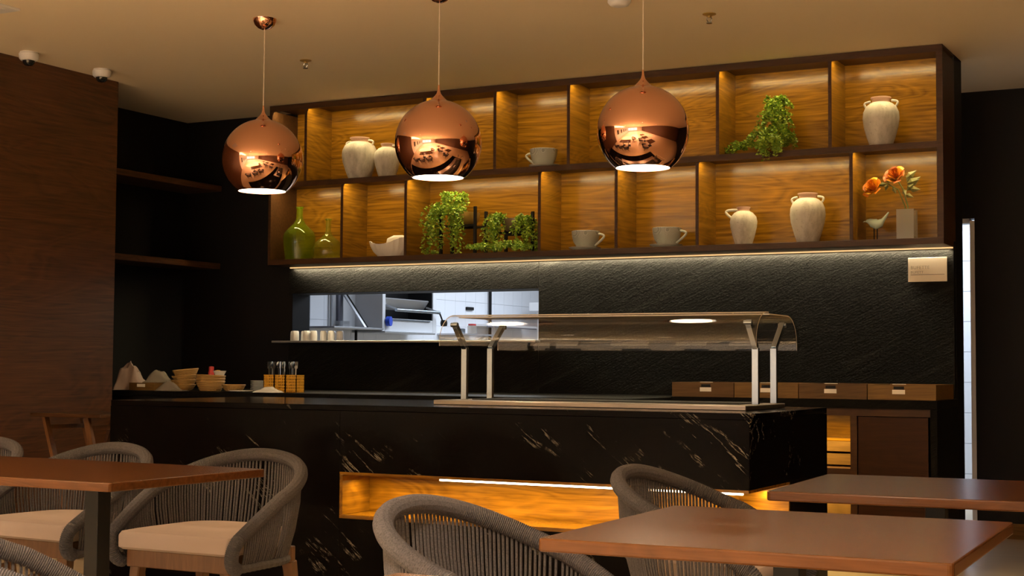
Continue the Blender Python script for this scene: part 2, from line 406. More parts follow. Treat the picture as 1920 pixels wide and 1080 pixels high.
ip('niche_top', 'veneer', (-2.208, E-.002, F+.001, -2.232, .599, .611))
ip('led_strip', 'led', (-1.72, E-.06, -2.70, -2.685, .583, .598))
ip('led_strip', 'led', (E-.115, E-.10, -2.60, -2.26, .583, .598))
area('niche_led', (-1.21, -2.69, .57), 1.9, 11, AMBER, sizey=.012)
area('niche_led', (E-.107, -2.48, .57), .012, 3, AMBER, sizey=.45)

# ------------------------------------------------------------------ back counter, cabinet and drawers box
bc = thing('back_counter', 'black stone worktop along the recess behind the island', 'counter', (-3.6, 0, 0))
o = box(-5.78, -1.55, -.95, .281, .895, .93).build('worktop', 'granite', bc, bevel=.003, seg=1); o.location = (3.6, 0, 0)
o = box(-5.78, -1.55, -.92, .28, 0, .894).build('cabinet_body', 'black', bc); o.location = (3.6, 0, 0)
cb = thing('side_cabinet', 'black framed cabinet with wooden doors and a lit open niche', 'cabinet', (-.75, 0, 0))
def cp(name, mat, b, parent=None, **k):
    o = box(*b).build(name, mat, parent or cb, **k)
    if not parent: o.location = (.75, 0, 0)
    return o
cp('top_slab', 'granite', (-1.54, .017, -.30, .281, .885, .935), bevel=.002, seg=1)
cp('side_slab', 'granite', (-.022, .017, -.30, .281, 0, .884), bevel=.002, seg=1)
cp('side_slab', 'granite', (-1.54, -1.50, -.30, .281, 0, .884), bevel=.002, seg=1)
cp('carcass', 'black', (-1.49, -.03, .12, .27, .02, .88))
cp('frame_rail', 'carcass', (-1.49, -.024, -.28, -.24, .842, .884))
cp('niche_back', 'veneer', (-1.0, -.468, .09, .118, .10, .842))
cp('niche_divider', 'carcass', (-.467, -.43, -.285, .118, .06, .842))
cp('niche_divider', 'carcass', (-1.03, -1.0, -.28, .118, .06, .842))
cp('shelf_board', 'veneer', (-1.0, -.468, -.125, .089, .692, .706))
d1 = cp('drawer', 'boxwood', (-1.0, -.469, -.125, -.105, .632, .690))
d2 = cp('drawer', 'boxwood', (-1.0, -.469, -.125, -.105, .556, .619))
cp('frame_rail', 'carcass', (-1.0, -.468, -.28, -.08, .47, .545))
cp('shelf_board', 'veneer', (-1.0, -.468, -.125, .089, .20, .216))
cp('drawer', 'boxwood', (-1.0, -.469, -.125, -.105, .22, .46))
dr = cp('door', 'doorwood', (-.423, -.036, -.285, -.262, .062, .838), bevel=.001, seg=1)
cp('door', 'doorwood', (-1.49, -1.035, -.285, -.262, .062, .838), bevel=.001, seg=1)
cp('kickboard', 'black', (-1.49, -.03, -.24, -.22, 0, .06))
area('cabinet_led', (-.73, -.225, .835), .5, 6, AMBER, sizey=.012)
area('cabinet_led', (-.73, -.22, .466), .5, 3, AMBER, sizey=.012)

for k, (x0, x1) in enumerate(((-1.532, -1.147), (-1.143, -.762), (-.758, -.368), (-.364, .012))):
    names = ('first', 'second', 'third', 'fourth')
    bx = thing('wooden_box', 'low walnut box with paper card, %s from the left on the side cabinet' % names[k], 'box', ((x0+x1)/2, -.1, .935), 0, 'walnut boxes on the side cabinet')
    h = (x1-x0)/2-.001; m = ('boxwood_d', 'boxwood', 'boxwood_d', 'boxwood')[k]
    b = MB(); b.box(-h, h, -.2, -.188, 0, .085).build('front_panel', m, bx)
    box(-h, h, .268, .28, 0, .085).build('rear_panel', m, bx)
    for i in (-1, 1): box(min(i*h, i*(h-.012)), max(i*h, i*(h-.012)), -.188, .268, 0, .085).build('side_panel', m, bx)
    box(-h+.012, h-.012, -.188, .268, 0, .008).build('base_panel', m, bx)
    cxx = (-1.32, -.95, -.575, -.192)[k]-(x0+x1)/2
    b = MB(); b.box(cxx-.035, cxx+.035, -.204, -.2005, .032, .056); b.box(cxx-.034, cxx+.034, -.203, -.17, .0855, .088)
    b.build('paper_card', 'paper', bx)
    box(cxx-.028, cxx+.03, -.2003, -.1999, .058, .075).build('finger_slot', 'black', bx)

# ------------------------------------------------------------------ hatch sill and cups
tag(box(-4.86, -2.70, .21, .56, 1.268, 1.283).build('hatch_sill', 'steel_d', bevel=.002, seg=1), 'thin steel pass-through sill under the kitchen hatch', 'sill')
ORD = ('first', 'second', 'third', 'fourth', 'fifth', 'sixth', 'seventh', 'eighth', 'ninth')
c0 = None
for k, (x, y) in enumerate(((-4.73, .31), (-4.675, .25), (-4.645, .32), (-4.575, .25), (-4.515, .25), (-4.475, .32), (-4.435, .37), (-4.40, .31), (-4.36, .36))):
    if c0 is None:
        c0 = MB().lathe([(.0, .0), (.0265, 0), (.028, .004), (.0275, .045), (.025, .066), (.020, .072), (0, .073)], 20).build('coffee_cup', 'plate', smooth=True); c = c0
    else:
        c = c0.copy(); COL.objects.link(c)
    c.location = (x, y, 1.2832)
    tag(c, 'upturned white cup on the hatch sill, %s from the left in its row' % ORD[k], 'cup', 'upturned cups on the hatch sill')

# ------------------------------------------------------------------ kitchen equipment (on the tiled wall X = -5.4)
XW = -5.396
def kpart(root, name, mat, b, **k):
    o = box(*b).build(name, mat, root, **k); o.location = (-root.location.x, -root.location.y, -root.location.z); return o
ws = thing('wall_shelf', 'stainless wall shelf with a diagonal brace inside the kitchen', 'shelf', (XW, 1.75, 1.42))
kpart(ws, 'back_sheet', 'steel_k', (-5.395, -5.388, 1.88, 2.10, 1.42, 1.95))
kpart(ws, 'side_sheet', 'steel_k', (-5.395, -5.385, 1.70, 1.88, 1.42, 1.95))
kpart(ws, 'shelf_board', 'steel_d', (-5.395, -5.10, 1.36, 2.10, 1.408, 1.424), bevel=.003, seg=1)
kpart(ws, 'rear_sheet', 'steel_k', (-5.384, -5.378, 1.90, 2.10, 1.425, 1.95))
o = MB().beam((-5.37, 1.86, 1.74), (-5.115, 1.84, 1.425), .03, .012).build('brace', 'steel_d', ws); o.location = (-XW, -1.75, -1.42)
o = MB().beam((-5.362, 1.885, 1.74), (-5.107, 1.865, 1.425), .012, .014).build('brace_edge', 'blackmetal', ws); o.location = (-XW, -1.75, -1.42)
kpart(ws, 'bracket', 'steel_d', (-5.384, -5.36, 1.72, 1.76, 1.425, 1.95)); kpart(ws, 'bracket', 'kgrey', (-5.384, -5.36, 1.80, 1.86, 1.425, 1.95)); kpart(ws, 'bracket', 'steel_d', (-5.384, -5.30, 1.78, 1.88, 1.425, 1.48))
sg = thing('salamander_grill', 'stainless wall grill with a dark open mouth and lifting handle in the kitchen', 'grill', (XW, 2.52, 1.40))
kpart(sg, 'side_panel', 'steel_k', (-5.395, -5.10, 2.08, 2.125, 1.402, 1.95)); kpart(sg, 'side_panel', 'steel_k', (-5.395, -5.10, 2.922, 2.98, 1.402, 1.95))
kpart(sg, 'front_panel', 'steel_k', (-5.395, -5.10, 2.126, 2.921, 1.402, 1.512), bevel=.003, seg=1)
kpart(sg, 'dark_lining', 'blackmetal', (-5.395, -5.36, 2.126, 2.921, 1.513, 1.95)); kpart(sg, 'dark_lining', 'blackmetal', (-5.359, -5.11, 2.914, 2.921, 1.513, 1.95)); kpart(sg, 'dark_lining', 'blackmetal', (-5.359, -5.11, 2.126, 2.913, 1.513, 1.516))
kpart(sg, 'drip_tray', 'steel_d', (-5.395, -5.06, 2.06, 2.90, 1.385, 1.4015), bevel=.003, seg=1)
kpart(sg, 'trim_rail', 'steel', (-5.099, -5.09, 2.22, 2.86, 1.497, 1.507))
o = MB().beam((-5.16, 2.17, 1.64), (-5.16, 2.88, 1.64), .012, .115, ref=(.75, 0, 1)).build('heat_hood', 'steel_d', sg); o.location = (-XW, -2.52, -1.40)
o = MB().tube([(-5.04, 2.20, 1.585), (-5.04, 2.93, 1.585)], .015, 10).build('handle', 'steel', sg, smooth=True); o.location = (-XW, -2.52, -1.40)
for y in (2.22, 2.90):
    o = MB().beam((-5.16, y, 1.63), (-5.035, y, 1.588), .014).build('handle_arm', 'steel_d', sg); o.location = (-XW, -2.52, -1.40)
lv = MB().tube([(-5.04, 2.93, 1.585), (-5.05, 2.97, 1.56), (-5.08, 3.06, 1.51)], .008, 8).build('lever', 'blackmetal', sg, smooth=True); lv.location = (-XW, -2.52, -1.40)
MB().lathe([(0, -.03), (.028, -.026), (.033, 0), (.028, .026), (0, .03)], 12, (-5.085, 3.09, 1.495)).build('lever_knob', 'blackmetal', lv, smooth=True)
k = MB().lathe([(0, -.02), (.042, -.018), (.042, .018), (0, .02)], 14).build('dial', 'blue', sg, smooth=True); k.rotation_euler = (0, PI/2, .2); k.location = (.315, -.365, .085)
tag(box(-5.404, -5.32, 1.02, 1.325, 0, 2.6).build('locker_panel', 'kgrey', bevel=.004), 'dark grey upright panel at the near end of the kitchen wall', 'panel')
tag(MB().tube([(-5.372, 4.50, .9), (-5.372, 4.50, 2.4)], .016, 8).build('wall_pipe', 'blackmetal', smooth=True), 'thin black vertical pipe on the white kitchen tiles', 'pipe')
tag(box(-5.396, -5.375, 4.04, 4.175, 1.655, 1.685).build('wall_socket', 'blackmetal', bevel=.004), 'small black socket on the white kitchen tiles', 'socket')
tag(MB().tube([(-5.30, 1.98, 1.0), (-5.30, 1.98, 1.407)], .012, 8).build('shelf_support', 'blackmetal', smooth=True), 'short black support leg under the stainless kitchen shelf', 'support')
kt = thing('kitchen_bench', 'steel wall bench with small containers at the far kitchen wall', 'bench', (-5.24, 3.8, 1.40))
box(-.155, .12, -.30, .32, .0, .014).build('bench_top', 'steel_d', kt)
for y in (-.22, .24): MB().beam((-.14, y, -.13), (.06, y, -.002), .02).build('bracket', 'steel_d', kt)
ks = thing('kitchen_ledge', 'long narrow pale ledge on the tiles behind the sneeze guard', 'shelf', (-5.28, 4.7, 1.50))
box(-.115, .08, -.55, .50, 0, .02).build('board', 'white', ks); box(.06, .08, -.55, .50, -.012, 0).build('front_lip', 'kgrey', ks)
fr = thing('kitchen_stand', 'white upright stand with a square cap at the right of the hatch view', 'post', (-5.2, 5.30, 0))
box(-.02, .02, -.04, .0, 0, 1.68).build('upright', 'white', fr); box(-.02, .02, .05, .09, 0, 1.68).build('upright', 'white', fr); box(-.06, .06, -.16, .2, 1.68, 1.77).build('cap', 'white', fr, bevel=.006)
def jar(name, label, cat, x, y, z, r, h, body, lid=None):
    t = thing(name, label, cat, (x, y, z))
    MB().lathe([(0, 0), (r*.95, 0), (r, .01), (r, h*.75), (r*.8, h*.82), (0, h*.82)], 16).build('body', body, t, smooth=True)
    if lid: MB().lathe([(0, 0), (r*.85, 0), (r*.85, h*.16), (0, h*.18)], 16, (0, 0, h*.82)).build('lid', lid, t, smooth=True)
jar('storage_jar', 'clear jar with a red lid on the kitchen bench', 'jar', -5.22, 3.86, 1.4142, .045, .10, 'wrap', 'red')
jar('steel_pan', 'small steel container beside the red lidded jar', 'container', -5.24, 3.66, 1.4142, .05, .06, 'steel')
# things seen through the doorway
kc = thing('kitchen_rack', 'white rack standing inside the bright doorway', 'rack', (-.26, 3.0, 0))
for z in (.33, .66, .98):
    box(-.10, .16, -.2, .2, z-.012, z).build('rack_shelf', 'white', kc)
for x in (.13, -.07): box(x, x+.03, .17, .2, 0, 1.0).build('post', 'white', kc)
jar('stock_pot', 'tall grey steel pot on the doorway rack', 'pot', -.27, 2.95, .6602, .07, .28, 'steel', None)
tag(box(-.35, -.24, 2.86, 3.0, .552, .62).build('yellow_crate', 'ybright', bevel=.006), 'yellow plastic tub low on the doorway rack', 'tub').location.z = -.22+.0005
tag(MB().lathe([(0, 0), (.07, 0), (.085, .06), (.07, .13), (.03, .16), (0, .16)], 14).build('dark_bag', 'black', smooth=True), 'dark tied bag at the foot of the doorway rack', 'bag').location = (-.27, 2.9, .0)

# ------------------------------------------------------------------ plaque
pq = thing('wall_plaque', 'cream plaque lettered BUFETTE at the right end of the stone wall', 'sign', (-.1515, .281, 1.692))
box(-.1125, .1125, -.006, 0, -.071, .071).build('plate', 'cream', pq, bevel=.001, seg=1)
def text(body, size, loc, mat, parent, name='lettering'):
    cu = bpy.data.curves.new(name, 'FONT'); cu.body = body; cu.size = size; cu.extrude = .0004; cu.space_character = 1.05
    cu.materials.append(M[mat]); tmp = bpy.data.objects.new('tmp', cu); COL.objects.link(tmp)
    bpy.context.view_layer.update()
    me = bpy.data.meshes.new_from_object(tmp.evaluated_get(bpy.context.evaluated_depsgraph_get()))
    bpy.data.objects.remove(tmp); o = bpy.data.objects.new(name, me); COL.objects.link(o)
    o.parent = parent; o.location = loc; o.rotation_euler = (PI/2, 0, 0)
text('BUFETTE', .027, (-.098, -.0068, .004), 'ink', pq); text('BUFETT', .021, (-.098, -.0068, -.022), 'ink', pq)
box(-.098, .098, -.0072, -.006, -.031, -.028).build('rule_line', 'darkink', pq)

# ------------------------------------------------------------------ recess shelves, socket
for k, z in enumerate((2.44, 1.85)):
    tag(box(-5.783, -5.44, -1.15, .335, z-.022, z+.022).build('wall_shelf_board', 'wallwood', bevel=.002, seg=1), ('upper' if k == 0 else 'lower')+' bare wooden shelf board in the black recess', 'shelf', 'bare shelves in the black recess')

# ------------------------------------------------------------------ ceiling fittings
for k, (x, y) in enumerate(((-4.93, -2.13), (-4.90, -1.545))):
    c = thing('security_camera', 'white dome camera on the ceiling %s' % ('farther from the end of the wood wall' if k == 0 else 'right at the end of the wood wall'), 'camera', (x, y, CEIL), 0, 'dome cameras above the wood wall')
    MB().lathe([(0, 0), (.052, 0), (.052, -.006), (.058, -.012), (.056, -.04), (.045, -.052), (0, -.052)], 24).build('housing', 'white', c, smooth=True)
    MB().lathe([(.036, -.052), (.034, -.066), (.022, -.08), (0, -.085)], 20).build('lens_dome', 'camglass', c, smooth=True)
for k, (x, y) in enumerate(((-3.568, -1.211), (-.947, -1.256))):
    c = thing('fire_sprinkler', 'brass sprinkler head on the ceiling %s' % ('left of the middle pendant' if k == 0 else 'above the right pendant'), 'sprinkler', (x, y, CEIL), 0, 'ceiling sprinklers')
    MB().lathe([(0, 0), (.036, 0), (.036, -.004), (.014, -.012), (.012, -.018), (0, -.018)], 18).build('rosette', 'gold', c, smooth=True)
    b = MB(); b.tube([(-.008, 0, -.015), (-.014, 0, -.03), (-.004, 0, -.048)], .003, 6); b.tube([(.008, 0, -.015), (.014, 0, -.03), (.004, 0, -.048)], .003, 6)
    b.build('frame_arm', 'steel', c)
    MB().lathe([(0, -.048), (.016, -.048), (.016, -.051), (0, -.051)], 14).build('deflector', 'steel', c)
c = thing('smoke_detector', 'round white detector on the ceiling at the top picture edge', 'detector', (-1.25, -1.745, CEIL))
MB().lathe([(0, 0), (.06, 0), (.06, -.014), (.048, -.03), (.03, -.036), (0, -.036)], 24).build('housing', 'white', c, smooth=True)
c = thing('ceiling_vent', 'white panel vent in the ceiling at the top left corner', 'vent', (-4.40, -3.20, CEIL))
box(-.25, .25, -.25, .25, -.012, 0).build('frame', 'white', c, bevel=.003)
for k in range(6): box(-.2, .2, -.2+.07*k, -.16+.07*k, -.018, -.012).build('slat', 'white', c)

# ------------------------------------------------------------------ copper pendants
R = .2155
def pendant():
    t = thing('pendant_lamp', 'x', 'lamp', (0, 0, 0), 0, 'copper globe pendants')
    a0 = math.acos(-.80); prof = []
    prof += [(.004, R+.075), (.006, R+.05), (.011, R+.032), (.022, R+.018), (.042, R-.0025)]
    th = .22
    while th < a0: prof.append((R*math.sin(th), R*math.cos(th))); th += .05
    prof.append((R*math.sin(a0), R*math.cos(a0)))
    rr, zz = prof[-1]
    prof += [(rr-.003, zz), (rr-.003, zz+.006)]
    MB().lathe(prof, 64).build('globe_shade', 'copper', t, smooth=True)
    df = MB().lathe([(0, zz+.014), (rr*.5, zz+.012), (rr-.0035, zz+.007)], 48).build('diffuser', 'diffuser', t, smooth=True)
    MB().lathe([(0, -.012), (.012, -.010), (.02, 0), (.012, .01), (0, .012)], 20, (0, 0, zz+.004)).build('bulb', 'diffuser', df, smooth=True)
    MB().tube([(0, 0, R+.06), (0, 0, CEIL-2.125-.03)], .0028, 8).build('cord', 'cord', t)
    MB().lathe([(0, -.060), (.014, -.058), (.034, -.050), (.052, -.034), (.062, -.014), (.064, 0), (0, 0)], 32, (0, 0, CEIL-2.125)).build('ceiling_canopy', 'copper', t, smooth=True)
    return t
p0 = pendant()
PEN = ((-3.133, -2.195, 'leftmost copper globe pendant over the far end of the island'), (-1.985, -2.29, 'middle copper globe pendant over the island, between the other two'), (-.93, -2.2, 'rightmost copper globe pendant beside the trailing plant'))
for k, (x, y, lab) in enumerate(PEN):
    z = 2.207
    if k == 0: p = p0; p.location = (x, y, z); p['label'] = lab
    else: p = dup(p0, (x, y, z), 0, lab)
    for ch in p.children:
        if ch.name.startswith(('cord', 'ceiling_canopy')): ch.location.z = 2.125-z if ch.name.startswith('ceil') else 0
    area('pendant_glow', (x, y, z-R*.80-.012), .22, 7, (1, .74, .46), shape='DISK')

# ------------------------------------------------------------------ sneeze guard
sgd = thing('sneeze_guard', 'curved clear acrylic sneeze guard on steel forked posts over the island', 'guard', (-1.13, -2.08, .922))
GX0, GX1 = -1.91+1.13, -.35+1.13
b = MB(); b.box(GX0, GX1, -.36, .20, .001, .022); b.build('base_tray', 'tray', sgd, bevel=.002, seg=1)
b = MB(); b.box(GX0+.10, GX1-.10, -.16, .19, .022, .026); b.build('well_cover', 'blackmetal', sgd)
for x in (-1.875+1.13, -.385+1.13):
    for y0, y1 in ((-.12, -.225), (.145, .275)):
        po = MB().beam((x, y0, .022), (x, y0, .275), .030, .022, ref=(0, 1, 0)).build('post', 'steel', sgd, bevel=.001, seg=1)
        MB().beam((x, y0, .275), (x, y1, .39), .024, .026, ref=(0, 1, 0)).build('arm', 'steel', po, bevel=.001, seg=1)
        MB().tube([(x-.018, y1, .385), (x+.018, y1, .385)], .011, 12).build('bolt', 'steel', po, smooth=True)
def panel(prof, x0, x1, name):
    b = MB(); n = len(prof); th = .005; vs = []; fs = []
    outer = [Vector((0, y, z)) for y, z in prof]; inner = []
    for i, p in enumerate(outer):
        t = (outer[min(i+1, n-1)]-outer[max(i-1, 0)]).normalized(); inner.append(p - Vector((0, -t.z, t.y))*th)
    for xx in (x0, x1): vs += [(xx, p.y, p.z) for p in outer] + [(xx, p.y, p.z) for p in inner]
    for i in range(n-1):
        b.cur = 0
        fs = [(i, i+1, 2*n+i+1, 2*n+i), (n+i, 3*n+i, 3*n+i+1, n+i+1)]
        b.f += fs; b.mi += [0, 0]
        b.f += [(i, n+i, n+i+1, i+1), (2*n+i, 2*n+i+1, 3*n+i+1, 3*n+i)]; b.mi += [1, 1]
    for i in (0, n-1): b.f.append((i, 2*n+i, 3*n+i, n+i)); b.mi.append(1)
    b.v = vs; o = b.build(name, ['acrylic', 'acryledge'], sgd, smooth=True); return o
Z = lambda z: z-.922
arc1 = [(-.235-.0, Z(1.205))] + [(-.085-.15*math.cos(a), Z(1.225)+.135*math.sin(a)) for a in [k*PI/2/12 for k in range(13)]] + [(-.055, Z(1.36))]
arc2 = [(-.045, Z(1.352)), (.20, Z(1.352))] + [(.225+.15*math.sin(a), Z(1.217)+.135*math.cos(a)) for a in [k*PI/2/12 for k in range(13)]] + [(.375, Z(1.190))]
panel(arc1, -1.955+1.13, -.345+1.13, 'front_pane'); panel(arc2, -1.955+1.13, -.345+1.13, 'rear_pane')

# ------------------------------------------------------------------ shelf ornaments
ZU, ZL, YI = 2.4102, 1.8572, .13
def handle(b, r1, z1, r2, z2, out, th=.009, ang=0):
    pts = []
    for k in range(11):
        a = k/10; rr = r1+(r2-r1)*a + out*math.sin(PI*a); z = z1+(z2-z1)*a + .35*out*math.sin(PI*a)
        pts.append((rr*math.cos(ang), rr*math.sin(ang), z))
    b.tube(pts, th, 8)
def vase(label, x, z, w, h, sides, jug=False, y=YI, group=None):
    t = thing('ceramic_jug' if jug else 'ceramic_vase', label, 'jug' if jug else 'vase', (x, y, z), 0, group)
    r = w/2
    if not jug:
        P = [(0, 0), (.55*r, 0), (.60*r, .01*h), (.78*r, .2*h), (.95*r, .42*h), (r, .58*h), (.97*r, .70*h), (.84*r, .81*h), (.62*r, .875*h), (.50*r, .895*h)]
        N = [(.50*r, .895*h), (.47*r, .92*h), (.50*r, .955*h), (.56*r, .975*h), (.56*r, h), (.46*r, h), (.40*r, .93*h), (.40*r, .85*h)]
    else:
        P = [(0, 0), (.55*r, 0), (.60*r, .01*h), (.78*r, .22*h), (.96*r, .48*h), (r, .62*h), (.92*r, .75*h), (.68*r, .85*h), (.46*r, .89*h)]
        N = [(.46*r, .89*h), (.42*r, .92*h), (.44*r, .955*h), (.50*r, .98*h), (.50*r, h), (.42*r, h), (.36*r, .93*h), (.36*r, .85*h)]
    MB().lathe(P, 40).build('body', 'ceramic', t, smooth=True)
    MB().lathe(N, 40).build('neck', 'terra', t, smooth=True)
    for s in sides:
        b = MB()
        if jug: handle(b, .46*r, .93*h, .90*r, .72*h, .055, .008, 0 if s > 0 else PI)
        else: handle(b, .58*r, .93*h, .82*r, .81*h, .022, .007, 0 if s > 0 else PI)
        b.build('handle', 'ceramic', t, smooth=True)
    return t
G = 'aged white ceramic vases'
vase('big aged white vase with two ear handles, next to a jug on the upper tier', -4.056, ZU, .250, .30, (-1, 1))
vase('aged white jug with one handle beside the big upper tier vase', -3.826, ZU, .188, .244, (1,), True)
vase('aged white jug half hidden behind the right copper pendant', -1.985, ZU, .21, .245, (-1,), True)
vase('speckled white two-handled vase alone in the top right compartment', -.383, ZU, .212, .297, (-1, 1))
vase('small aged white jug with a handle, left of the lower tier vase', -1.231, ZL, .168, .237, (-1,), True)
vase('large aged white two-handled vase on the lower tier beside the small jug', -.828, ZL, .212, .303, (-1, 1))

cup_lab = (('upper tier, beside a copper pendant', -2.600, ZU, -1), ('lower tier, next to the trailing plants compartment', -2.305, ZL, 1), ('lower tier, in the compartment behind the right pendant', -1.742, ZL, 1))
for k, (lab, x, z, s) in enumerate(cup_lab):
    sc = thing('saucer', 'pale saucer under the cup on the '+lab, 'saucer', (x, YI, z), 0, 'oversized saucers')
    MB().lathe([(0, 0), (.058, 0), (.062, .004), (.100, .016), (.104, .022), (.098, .021), (.06, .010), (0, .008)], 36).build('dish', 'cupplain', sc, smooth=True)
    cp_ = thing('tea_cup', 'oversized grey patterned tea cup on the '+lab, 'cup', (x+.006*s, YI, z+.0085), 0, 'oversized tea cups')
    MB().lathe([(0, 0), (.048, 0), (.050, .008), (.062, .022), (.080, .05), (.089, .085), (.092, .117), (.089, .119), (.085, .112), (.076, .055), (.05, .02), (0, .016)], 36).build('bowl', 'cup', cp_, smooth=True)
    b = MB(); pts = []
    for q in range(13):
        a = q/12; pts.append((s*(.086 - .022*a + .052*math.sin(PI*a**.8)), 0, .10-.078*a+.012*math.sin(PI*a)))
    b.tube(pts, .008, 8); b.build('handle', 'cupplain', cp_, smooth=True)

def bottle(label, x, prof, mat):
    t = thing('glass_demijohn', label, 'bottle', (x, YI, ZL))
    inner = [(max(r-.004, 0), z+(.004 if i == 0 else 0)) for i, (r, z) in enumerate(prof)][::-1]
    MB().lathe(prof, 40).build('body', mat, t, smooth=True)
    rr, zz = prof[-1]
    MB().lathe([(rr, zz-.012), (rr+.006, zz-.010), (rr+.007, zz), (rr, zz+.002)], 28).build('lip', mat, t, smooth=True)
bottle('tall olive green glass demijohn at the left end of the lower tier', -4.565, [(0, .012), (.03, .004), (.085, 0), (.100, .008), (.104, .04), (.115, .12), (.116, .17), (.105, .205), (.075, .235), (.045, .262), (.028, .29), (.0225, .32), (.0225, .385)], 'greenglass')
bottle('squat pale olive glass bottle beside the tall demijohn', -4.315, [(0, .012), (.03, .004), (.08, 0), (.100, .01), (.112, .05), (.108, .085), (.085, .125), (.05, .155), (.027, .178), (.019, .20), (.0175, .29)], 'greenglass2')
# shell bowl
t = thing('shell_bowl', 'white scalloped shell bowl on the lower tier beside a divider', 'bowl', (-3.782, YI, ZL))
b = MB(); n = 72; prof = [(.0, .004), (.088, 0), (.098, .008), (.128, .045), (.150, .085), (.160, .118), (.154, .119), (.132, .075), (.09, .02), (0, .015)]
vs = []; fs = []
for i, (r, z) in enumerate(prof):
    for k in range(n):
        a = 2*PI*k/n; q = 1+.035*math.cos(22*a)*min(1, z/.03); lift = .03*max(0, math.cos(a-.3))*(z/.118)**2 + .014*math.cos(3*a+2.2)*(z/.118)**2
        vs.append((1.06*r*q*math.cos(a), .66*r*q*math.sin(a), z*.85+lift))
for i in range(len(prof)-1):
    for k in range(n): fs.append((i*n+k, i*n+(k+1) % n, (i+1)*n+(k+1) % n, (i+1)*n+k))
b.add(vs, fs).build('fluted_bowl', 'shellwhite', t, smooth=True)
b = MB(); pts = [(-.02, -.02, .09), (.0, -.03, .115), (.04, -.03, .128), (.10, -.02, .13), (.15, 0, .12)]
b.tube(pts, [.012, .02, .022, .02, .014], 10); b.build('curled_lip', 'shellwhite', t, smooth=True)

# trailing plants
def strands(b, rng, origin, n, reach, drop, leaf, spread=(0, 2*PI), rise=.05, ls=.022, front=1.0):
    for k in range(n):
        a = rng.uniform(*spread); rr = reach*rng.uniform(.45, 1); dp = drop*rng.uniform(.35, 1); rs = rise*rng.uniform(.4, 1.2)
        p0_ = Vector(origin)+Vector((rng.uniform(-.03, .03), rng.uniform(-.03, .03), 0))
        m = 18; prev = p0_
        for i in range(1, m+1):
            u = i/m
            h = rr*(1-(1-u)**2.2)
            z = rs*math.sin(min(1, u*2.2)*PI/2)*1.0 - dp*max(0, u-.25)**1.25/.70
            p = p0_+Vector((h*math.cos(a), h*math.sin(a)*front, z)) + Vector((rng.uniform(-1, 1), rng.uniform(-1, 1), rng.uniform(-1, 1)))*.006
            if p.z-0 < b.zmin: p.z = b.zmin+rng.uniform(0, .02)
            if p.y > .295-b.oy: p.y = .295-b.oy-rng.uniform(0, .02)
            p.x = min(max(p.x, b.xlim[0]), b.xlim[1])
            for s in range(3):
                d = Vector((rng.uniform(-1, 1), rng.uniform(-1, 1), rng.uniform(-.7, .7))).normalized()
                sz = ls*rng.uniform(.6, 1.15); w = d.cross(Vector((rng.uniform(-1, 1), rng.uniform(-1, 1), rng.uniform(-1, 1)))).normalized()*sz*.32
                nn = d.cross(w).normalized()*sz*.12
                b.add([p, p+d*sz*.5+w+nn, p+d*sz, p+d*sz*.5-w+nn], [(0, 1, 2), (0, 2, 3)])
            prev = p
def plant_mb(oy, zmin, xlim):
    b = MB(); b.oy = oy; b.zmin = zmin; b.xlim = xlim; return b
rng = random.Random(7)
def pot_stand(label, x, y, hh, potr, potz, potmat, plab, plant_name_label, cfg):
    t = thing('plant_stand', label, 'plant stand', (x, y, ZL))
    for i, j in ((-1, -1), (1, -1), (1, 1), (-1, 1)):
        box(i*potr*1.08-.009, i*potr*1.08+.009, j*.075-.009, j*.075+.009, 0, hh-(.02 if j > 0 else 0)).build('post', 'blackmetal', t)
    for y0 in (-.084, .066): box(-potr*1.08+.009, potr*1.08-.009, y0, y0+.018, potz-.02, potz-.006).build('cross_bar', 'blackmetal', t)
    p = thing('plant_pot', plab, 'pot', (x, y, ZL+potz-.005))
    r = potr*.92
    MB().lathe([(0, 0), (r*.6, 0), (r*.85, .02), (r*.98, .06), (r, .085), (r*.94, .085), (r*.92, .075), (0, .07)], 32).build('bowl', potmat, p, smooth=True)
pot_stand('black metal plant stand on the left of the lower tier planter compartment', -3.215, .14, .318, .122, .205, 'gold', 'round brass pot in the taller black plant stand', '', None)
pot_stand('black metal plant stand on the right, holding the bronze pot', -2.79, .14, .265, .128, .145, 'pot', 'round bronze pot with a curled lug in the lower plant stand', '', None)
t = thing('trailing_plant', 'bushy bright green trailing plant spilling from the brass pot', 'plant', (-3.215, .14, ZL))
b = plant_mb(.14, .008, (-.34, .045))
strands(b, rng, (-.05, -.03, .29), 22, .10, .08, 1, rise=.12)
strands(b, rng, (-.10, -.06, .27), 36, .17, .42, 1, (PI*.75, PI*1.6), .08)
strands(b, rng, (.02, -.07, .27), 22, .07, .36, 1, (PI*1.2, PI*1.9), .05)
b.build('foliage', 'leaf', t)['kind'] = 'stuff'
MB().tube([(-.05, 0, .27), (-.07, -.02, .33), (-.10, -.05, .35)], .004, 6).build('stem', 'stem', t)
t = thing('trailing_plant', 'low creeping green plant falling from the bronze pot to the shelf', 'plant', (-2.79, .14, ZL))
b = plant_mb(.14, .006, (-.32, .19))
strands(b, rng, (-.10, -.07, .22), 34, .10, .26, 1, (PI*.8, PI*1.6), .04, .02)
strands(b, rng, (.07, -.07, .20), 34, .11, .24, 1, (PI*1.2, PI*2.1), .04, .02)
strands(b, rng, (.02, -.10, .03), 26, .22, .05, 1, (PI*.9, PI*2.1), .03, .02)
strands(b, rng, (-.16, -.08, .03), 22, .16, .03, 1, (PI*.8, PI*1.6), .03, .02)
b.build('foliage', 'leaf', t)['kind'] = 'stuff'
MB().tube([(-.02, 0, .22), (-.01, 0, .25), (.02, -.01, .262), (.035, -.01, .25)], .006, 6).build('stem', 'stem', t)
